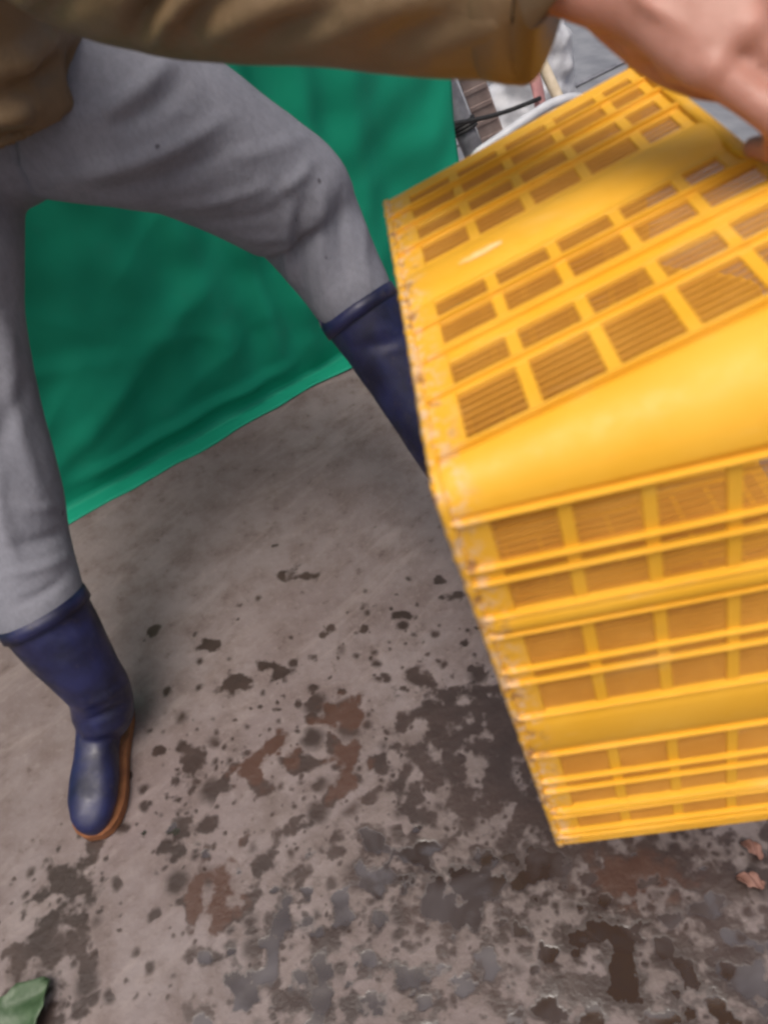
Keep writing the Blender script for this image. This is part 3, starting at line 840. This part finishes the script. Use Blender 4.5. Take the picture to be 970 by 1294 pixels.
    # neck and head
    nd = (sho-hipc).normalized()
    hc = sho+nd*.20+Vector((0,0,.12))
    loft(bm, [(sho, .06), (sho.lerp(hc, .6), .055), (hc, .05)], 16)
    fwd = Vector((0,0,CAM_H+.0))-hc; fwd.z = -.25; fwd.normalize(); side = fwd.cross(Vector((0,0,1))).normalized(); hup = side.cross(fwd)
    rot = Matrix((side, fwd, hup)).transposed()
    ball(bm, hc, .112, (.70,.86,1.05), rot); ball(bm, hc+fwd*.035-hup*.055, .070, (.75,.85,.85), rot)
    loft(bm, [(hc+fwd*.088+hup*.015, .008), (hc+fwd*.112-hup*.025, .015), (hc+fwd*.090-hup*.032, .012)], 10)
    for s in (-1, 1): ball(bm, hc+side*.078*s, .03, (.3,.6,1), rot); ball(bm, hc+fwd*.088+side*.03*s+hup*.012, .014, (1.1,.5,.6), rot)
    ball(bm, hc+fwd*.092-hup*.062, .02, (1.2,.5,.35), rot)
    me = fuse(bm, .0034, 3, .5)
    link('body', me, M['skin'], P)
    bm = bmesh.new(); ball(bm, hc-fwd*.018+hup*.022, .118, (.72,.86,1.0), rot, 32, 24)
    bmesh.ops.delete(bm, geom=[v for v in bm.verts if (v.co-hc).dot(fwd) > .055 or (v.co-hc).dot(hup) < -.05], context='VERTS')
    me = bpy.data.meshes.new('hair'); bm.to_mesh(me); bm.free(); displace(me, [], .004, 60)
    link('hair', me, M['hair'], P)

    # ---- trousers
    bm = bmesh.new()
    st = [edge_st((110,20),(10,235),1.12,1,.9), edge_st((190,40),(100,246),1.13,1,.9), edge_st((247,66),(185,262),1.18,1,.9), edge_st((300,108),(262,290),1.24,1,.92), edge_st((352,148),(318,317),1.30,1,.95),
          edge_st((392,180),(348,334),1.35,1,1), edge_st((424,228),(362,350),1.38,1,1), edge_st((450,272),(374,368),1.39,1,1), edge_st((473,315),(391,391),1.40,1,1), edge_st((496,362),(405,408),1.405,1,1), edge_st((520,420),(445,452),1.42,.9,.9)]
    loft(bm, smooth_path(st, 4), 28)
    st = [edge_st((28,200),(-150,190),1.16,1,.9), edge_st((25,300),(-140,300),1.18,1,.95), edge_st((27,400),(-110,410),1.23,1,1), edge_st((45,495),(-85,530),1.28,1,1), edge_st((68,590),(-60,650),1.31,1,1), edge_st((78,660),(-35,725),1.33,1,1), edge_st((94,732),(6,806),1.345,1,1), edge_st((112,780),(48,838),1.365,.85,.85)]
    loft(bm, smooth_path(st, 4), 28)
    ball(bm, at(-40,120,1.15), .17, (1,1,1)); ball(bm, at(20,140,1.14), .125); ball(bm, at(-80,150,1.17), .13)
    me = fuse(bm, .0065, 6, .5)
    folds = [(75,225,290,148,.016,.014),(95,250,300,182,-.010,.014),(120,150,220,68,.016,.014),(140,165,240,95,-.010,.016),(200,262,345,232,.009,.010),(225,280,360,262,-.007,.010),(280,200,400,165,.006,.014),
             (366,262,372,372,.010,.009),(388,240,388,395,-.012,.011),(412,225,420,400,.011,.011),(436,225,446,390,-.010,.011),(462,265,470,375,.008,.010),(340,250,395,205,.009,.011),(300,300,362,300,.007,.009),(345,225,375,262,-.007,.009),
             (12,400,58,640,.010,.014),(-5,540,25,730,.012,.014),(15,690,88,668,-.011,.011),(8,725,92,700,.011,.010),(20,765,90,722,-.009,.009),(40,480,-10,600,-.010,.016),(-10,300,20,470,.008,.016),(25,640,78,640,.008,.010)]
    displace(me, [f_[:4]+(f_[4]*.62, f_[5]) for f_ in folds], .0022, 9, seed=3)
    link('trousers', me, M['trouser'], P)

    # ---- boots
    def boot(shaft, heel, toe, bf, name, updir=Vector((0,0,1))):
        """shaft stations, then a foot between heel and toe; gz is the height of the sole's underside"""
        u = (toe-heel).normalized(); L = (toe-heel).length; sd_ = u.cross(updir).normalized(); up = sd_.cross(u)
        bm = bmesh.new()
        prof = [(-.02,.020,.060),(.03,.034,.085),(.12,.040,.098),(.25,.040,.102),(.38,.040,.092),(.52,.045,.078),(.66,.049,.068),(.80,.048,.060),(.91,.039,.050),(.97,.026,.040),(1.0,.012,.030)]
        rings = []
        n = 24
        for t, hw, ht in prof:
            c = heel+u*L*t; ring = []
            for k in range(n):
                a = 2*PI*k/n; cx = math.copysign(abs(math.cos(a))**.8, math.cos(a)); sx = math.copysign(abs(math.sin(a))**.8, math.sin(a))
                ring.append(bm.verts.new(c+sd_*hw*.90*cx+up*(.014+ht/2+ht/2*sx)))
            rings.append(ring)
        for r0_, r1_ in zip(rings, rings[1:]):
            for k in range(n): bm.faces.new((r0_[k], r1_[k], r1_[(k+1) % n], r0_[(k+1) % n]))
        bm.faces.new(rings[0]); bm.faces.new(rings[-1][::-1])
        bmesh.ops.recalc_face_normals(bm, faces=bm.faces)
        loft(bm, smooth_path(shaft, 4), 28)
        me = fuse(bm, .0048, 5, .5)
        top, nxt = Vector(shaft[0][0]), Vector(shaft[1][0]); ax = (nxt-top).normalized()
        an = Vector(shaft[-2][0]); e = shaft[-2][3] if len(shaft[-2]) > 3 else sd_
        displace(me, bf, .0018, 16, seed=5)
        b = link('boot', me, M['rubber'], P); b['label'] = name
        # sole: a moulded slab a little wider than the upper, with a heel block
        bm = bmesh.new(); outl = []
        sol = [(-.045,.014),(-.035,.028),(0,.037),(.10,.042),(.25,.041),(.40,.041),(.55,.046),(.68,.050),(.80,.0495),(.90,.041),(.965,.028),(1.0,.012)]
        ring = [(t, hw) for t, hw in sol]+[(t, -hw) for t, hw in sol[::-1]]
        lay = []
        for hz, gr in ((0, -.004), (.004, -.002), (.016, -.002), (.022, -.006)):
            lay.append([bm.verts.new(heel+u*L*t+sd_*(hw*.885+math.copysign(gr, hw))+up*hz) for t, hw in ring])
        for r0_, r1_ in zip(lay, lay[1:]):
            for k in range(len(ring)): bm.faces.new((r0_[k], r0_[(k+1) % len(ring)], r1_[(k+1) % len(ring)], r1_[k]))
        bm.faces.new(lay[0][::-1]); bm.faces.new(lay[-1])
        from_bm('sole', bm, M['sole'], b)
        # band round the boot top
        bm = bmesh.new(); q = smooth_path(shaft, 4)[:3]
        st0 = shaft[0]; hintv = st0[3] if len(st0) > 3 else None
        c = Vector(st0[0])
        loft(bm, [(c-ax*.004, st0[1]+.001, (st0[2] or st0[1])+.001, hintv), (c-ax*.004, st0[1]+.0028, (st0[2] or st0[1])+.0028), (c+ax*.018, st0[1]+.0028, (st0[2] or st0[1])+.0028), (c+ax*.018, st0[1]+.001, (st0[2] or st0[1])+.001)], 32)
        from_bm('top_band', bm, M['rubber'], b)
    h, t = gp(148, 902), gp(124, 1062)
    boot([edge_st((97,734),(10,808),1.345,1,1), edge_st((112,765),(35,838),1.36,1,.95), edge_st((135,810),(66,868),1.385,1,.95), edge_st((158,852),(92,892),1.42,1,.95), edge_st((165,885),(96,915),1.455,1,1), edge_st((160,905),(98,925),1.485,.9,.9)],
         h, t, [(98,915,165,885,-.006,.008),(95,895,162,862,.004,.008),(100,932,160,912,.004,.008),(60,800,120,780,-.003,.012)], 'navy rubber boot planted on the concrete')
    a2 = at(606, 602, 1.47)
    hh = at(622, 652, 1.50); tt = at(742, 748, 1.38)
    upd = (at(385,262,1.36)-a2).normalized()
    boot([edge_st((499,368),(405,410),1.405,1,1), edge_st((530,420),(440,455),1.42,1,.95), edge_st((570,485),(485,520),1.44,1,.95), edge_st((608,545),(530,590),1.455,1,.95), edge_st((640,590),(572,640),1.475,1,.95), edge_st((655,625),(598,660),1.485,.9,.9)],
         hh, tt, [(450,440,520,420,-.003,.012),(440,430,500,540,.003,.012)], 'navy rubber boot lifted behind the yellow crate', upd)

    # ---- jacket
    bm = bmesh.new()
    ax0 = (at(-200,-250,.80)-at(-30,110,1.04)).normalized()
    hem = at(-38, 112, 1.05)
    loft(bm, smooth_path([(hem+ax0*.05, .14, .14), (hem-ax0*.002, .15, .15), (hem, .172, .165), (hem+ax0*.10, .182, .165), (hem+ax0*.22, .178, .155), (hem+ax0*.34, .165, .14), (hem+ax0*.42, .12, .11)], 3), 36)
    ball(bm, SL, .085); ball(bm, SR, .085)
    loft(bm, [(sho, .10), (SL, .085)], 20); loft(bm, [(sho, .10), (SR, .085)], 20)
    # sleeve with the forearm coming across; cuff hollow
    W0 = W; W = at(738, -26, .502)
    loft(bm, smooth_path([(SL, .085), (SL.lerp(E, .5), .086), (E+(SL-E)*.15, .088), (E+(W-E)*.12, .083), (E.lerp(W, .35), .077), (E.lerp(W, .62), .071), (E.lerp(W, .80), .067), (E.lerp(W, .90), .0655), (E.lerp(W, .925), .064)], 4), 32)
    loft(bm, smooth_path([(SR, .085), (SR.lerp(E2, .5), .08), (E2, .075), (E2.lerp(W2, .5), .066), (E2.lerp(W2, .9), .056)], 4), 24)
    me = fuse(bm, .0065, 6, .5)
    folds = [(222,-20,168,54,-.016,.010),(258,-15,190,52,.014,.010),(300,-15,225,45,-.008,.010),(400,-5,250,58,.010,.011),(440,15,300,72,-.007,.010),(560,-5,380,60,.008,.012),(600,30,450,85,-.006,.012),(660,30,520,70,.005,.010),(110,-20,60,28,-.008,.012),(60,-25,20,10,.008,.012),
             (-20,150,45,138,.018,.014),(-20,180,60,172,-.014,.014),(-10,95,70,40,.016,.018),(5,120,85,70,-.012,.014),(100,50,106,135,-.014,.009),(122,50,126,120,.010,.008),(-10,215,70,205,.010,.012),(30,70,50,120,.008,.014)]
    displace(me, folds, .0030, 9, seed=8)
    j = link('jacket', me, M['jacket'], P)
    # cuff: a double-stitched hem turned back into the sleeve
    bm = bmesh.new(); c1 = E.lerp(W, .935); dd = (W-E).normalized()
    loft(bm, [(c1-dd*.030, .060), (c1-dd*.030, .0640), (c1-dd*.028, .0655), (c1-dd*.015, .0658), (c1-dd*.003, .0650), (c1, .0635), (c1-dd*.004, .0610), (c1-dd*.03, .055)], 48)
    from_bm('cuff', bm, M['jacket'], j)
    W = W0
build_person()

# ------------------------------------------------------------------ small things on the ground
def leaf(px, py, ln, wd, name, label, cat, mat, ang, cup=.25):
    c = gp(px, py); bm = bmesh.new(); g = []; n, k = 14, 8
    for i in range(n+1):
        t = i/n; hw = wd*math.sin(PI*min(1, t*.92+.06))**.7; row = []
        for j in range(k+1):
            s = -1+2*j/k
            z = .006+cup*wd*s*s*.8+.004*math.sin(t*14+s*4)+.012*math.sin(PI*t)
            y = s*hw*(1+.10*math.sin(t*26))
            x = (t-.5)*ln
            row.append(bm.verts.new(c+Vector((x*math.cos(ang)-y*math.sin(ang), x*math.sin(ang)+y*math.cos(ang), z))))
        g.append(row)
    for r0, r1 in zip(g, g[1:]):
        for j in range(k): bm.faces.new((r0[j], r1[j], r1[j+1], r0[j+1]))
    o = from_bm(name, bm, mat); md = o.modifiers.new('t', 'SOLIDIFY'); md.thickness = .0015
    tag(o, label, cat); return o
leaf(28, 1292, .13, .040, 'leaf', 'crinkled green cabbage leaf lying at the dark wet trail', 'leaf', M['leaf'], .9, .45)
leaf(948, 1076, .035, .010, 'petal', 'coral pink scrap on the wet ground just below the crate', 'scrap', M['coral'], 2.2)
leaf(946, 1116, .040, .011, 'petal', 'longer coral scrap on wet ground away from the crate', 'scrap', M['coral'], 2.6)
def chip(px, py, r, label, sx=1.0):
    bm = bmesh.new(); bmesh.ops.create_icosphere(bm, subdivisions=3, radius=r, matrix=Matrix.Translation(gp(px, py)+Vector((0,0,r*.12))) @ Matrix.Rotation(random.uniform(0, 3), 4, 'Z') @ Matrix.Diagonal((sx,1,.3,1)))
    for v in bm.verts: v.co += Vector((mnoise.noise(v.co*90), mnoise.noise(v.co*90+Vector((5,0,0))), 0))*r*.35
    tag(from_bm('pebble', bm, M['chalk'], smooth=False), label, 'pebble')
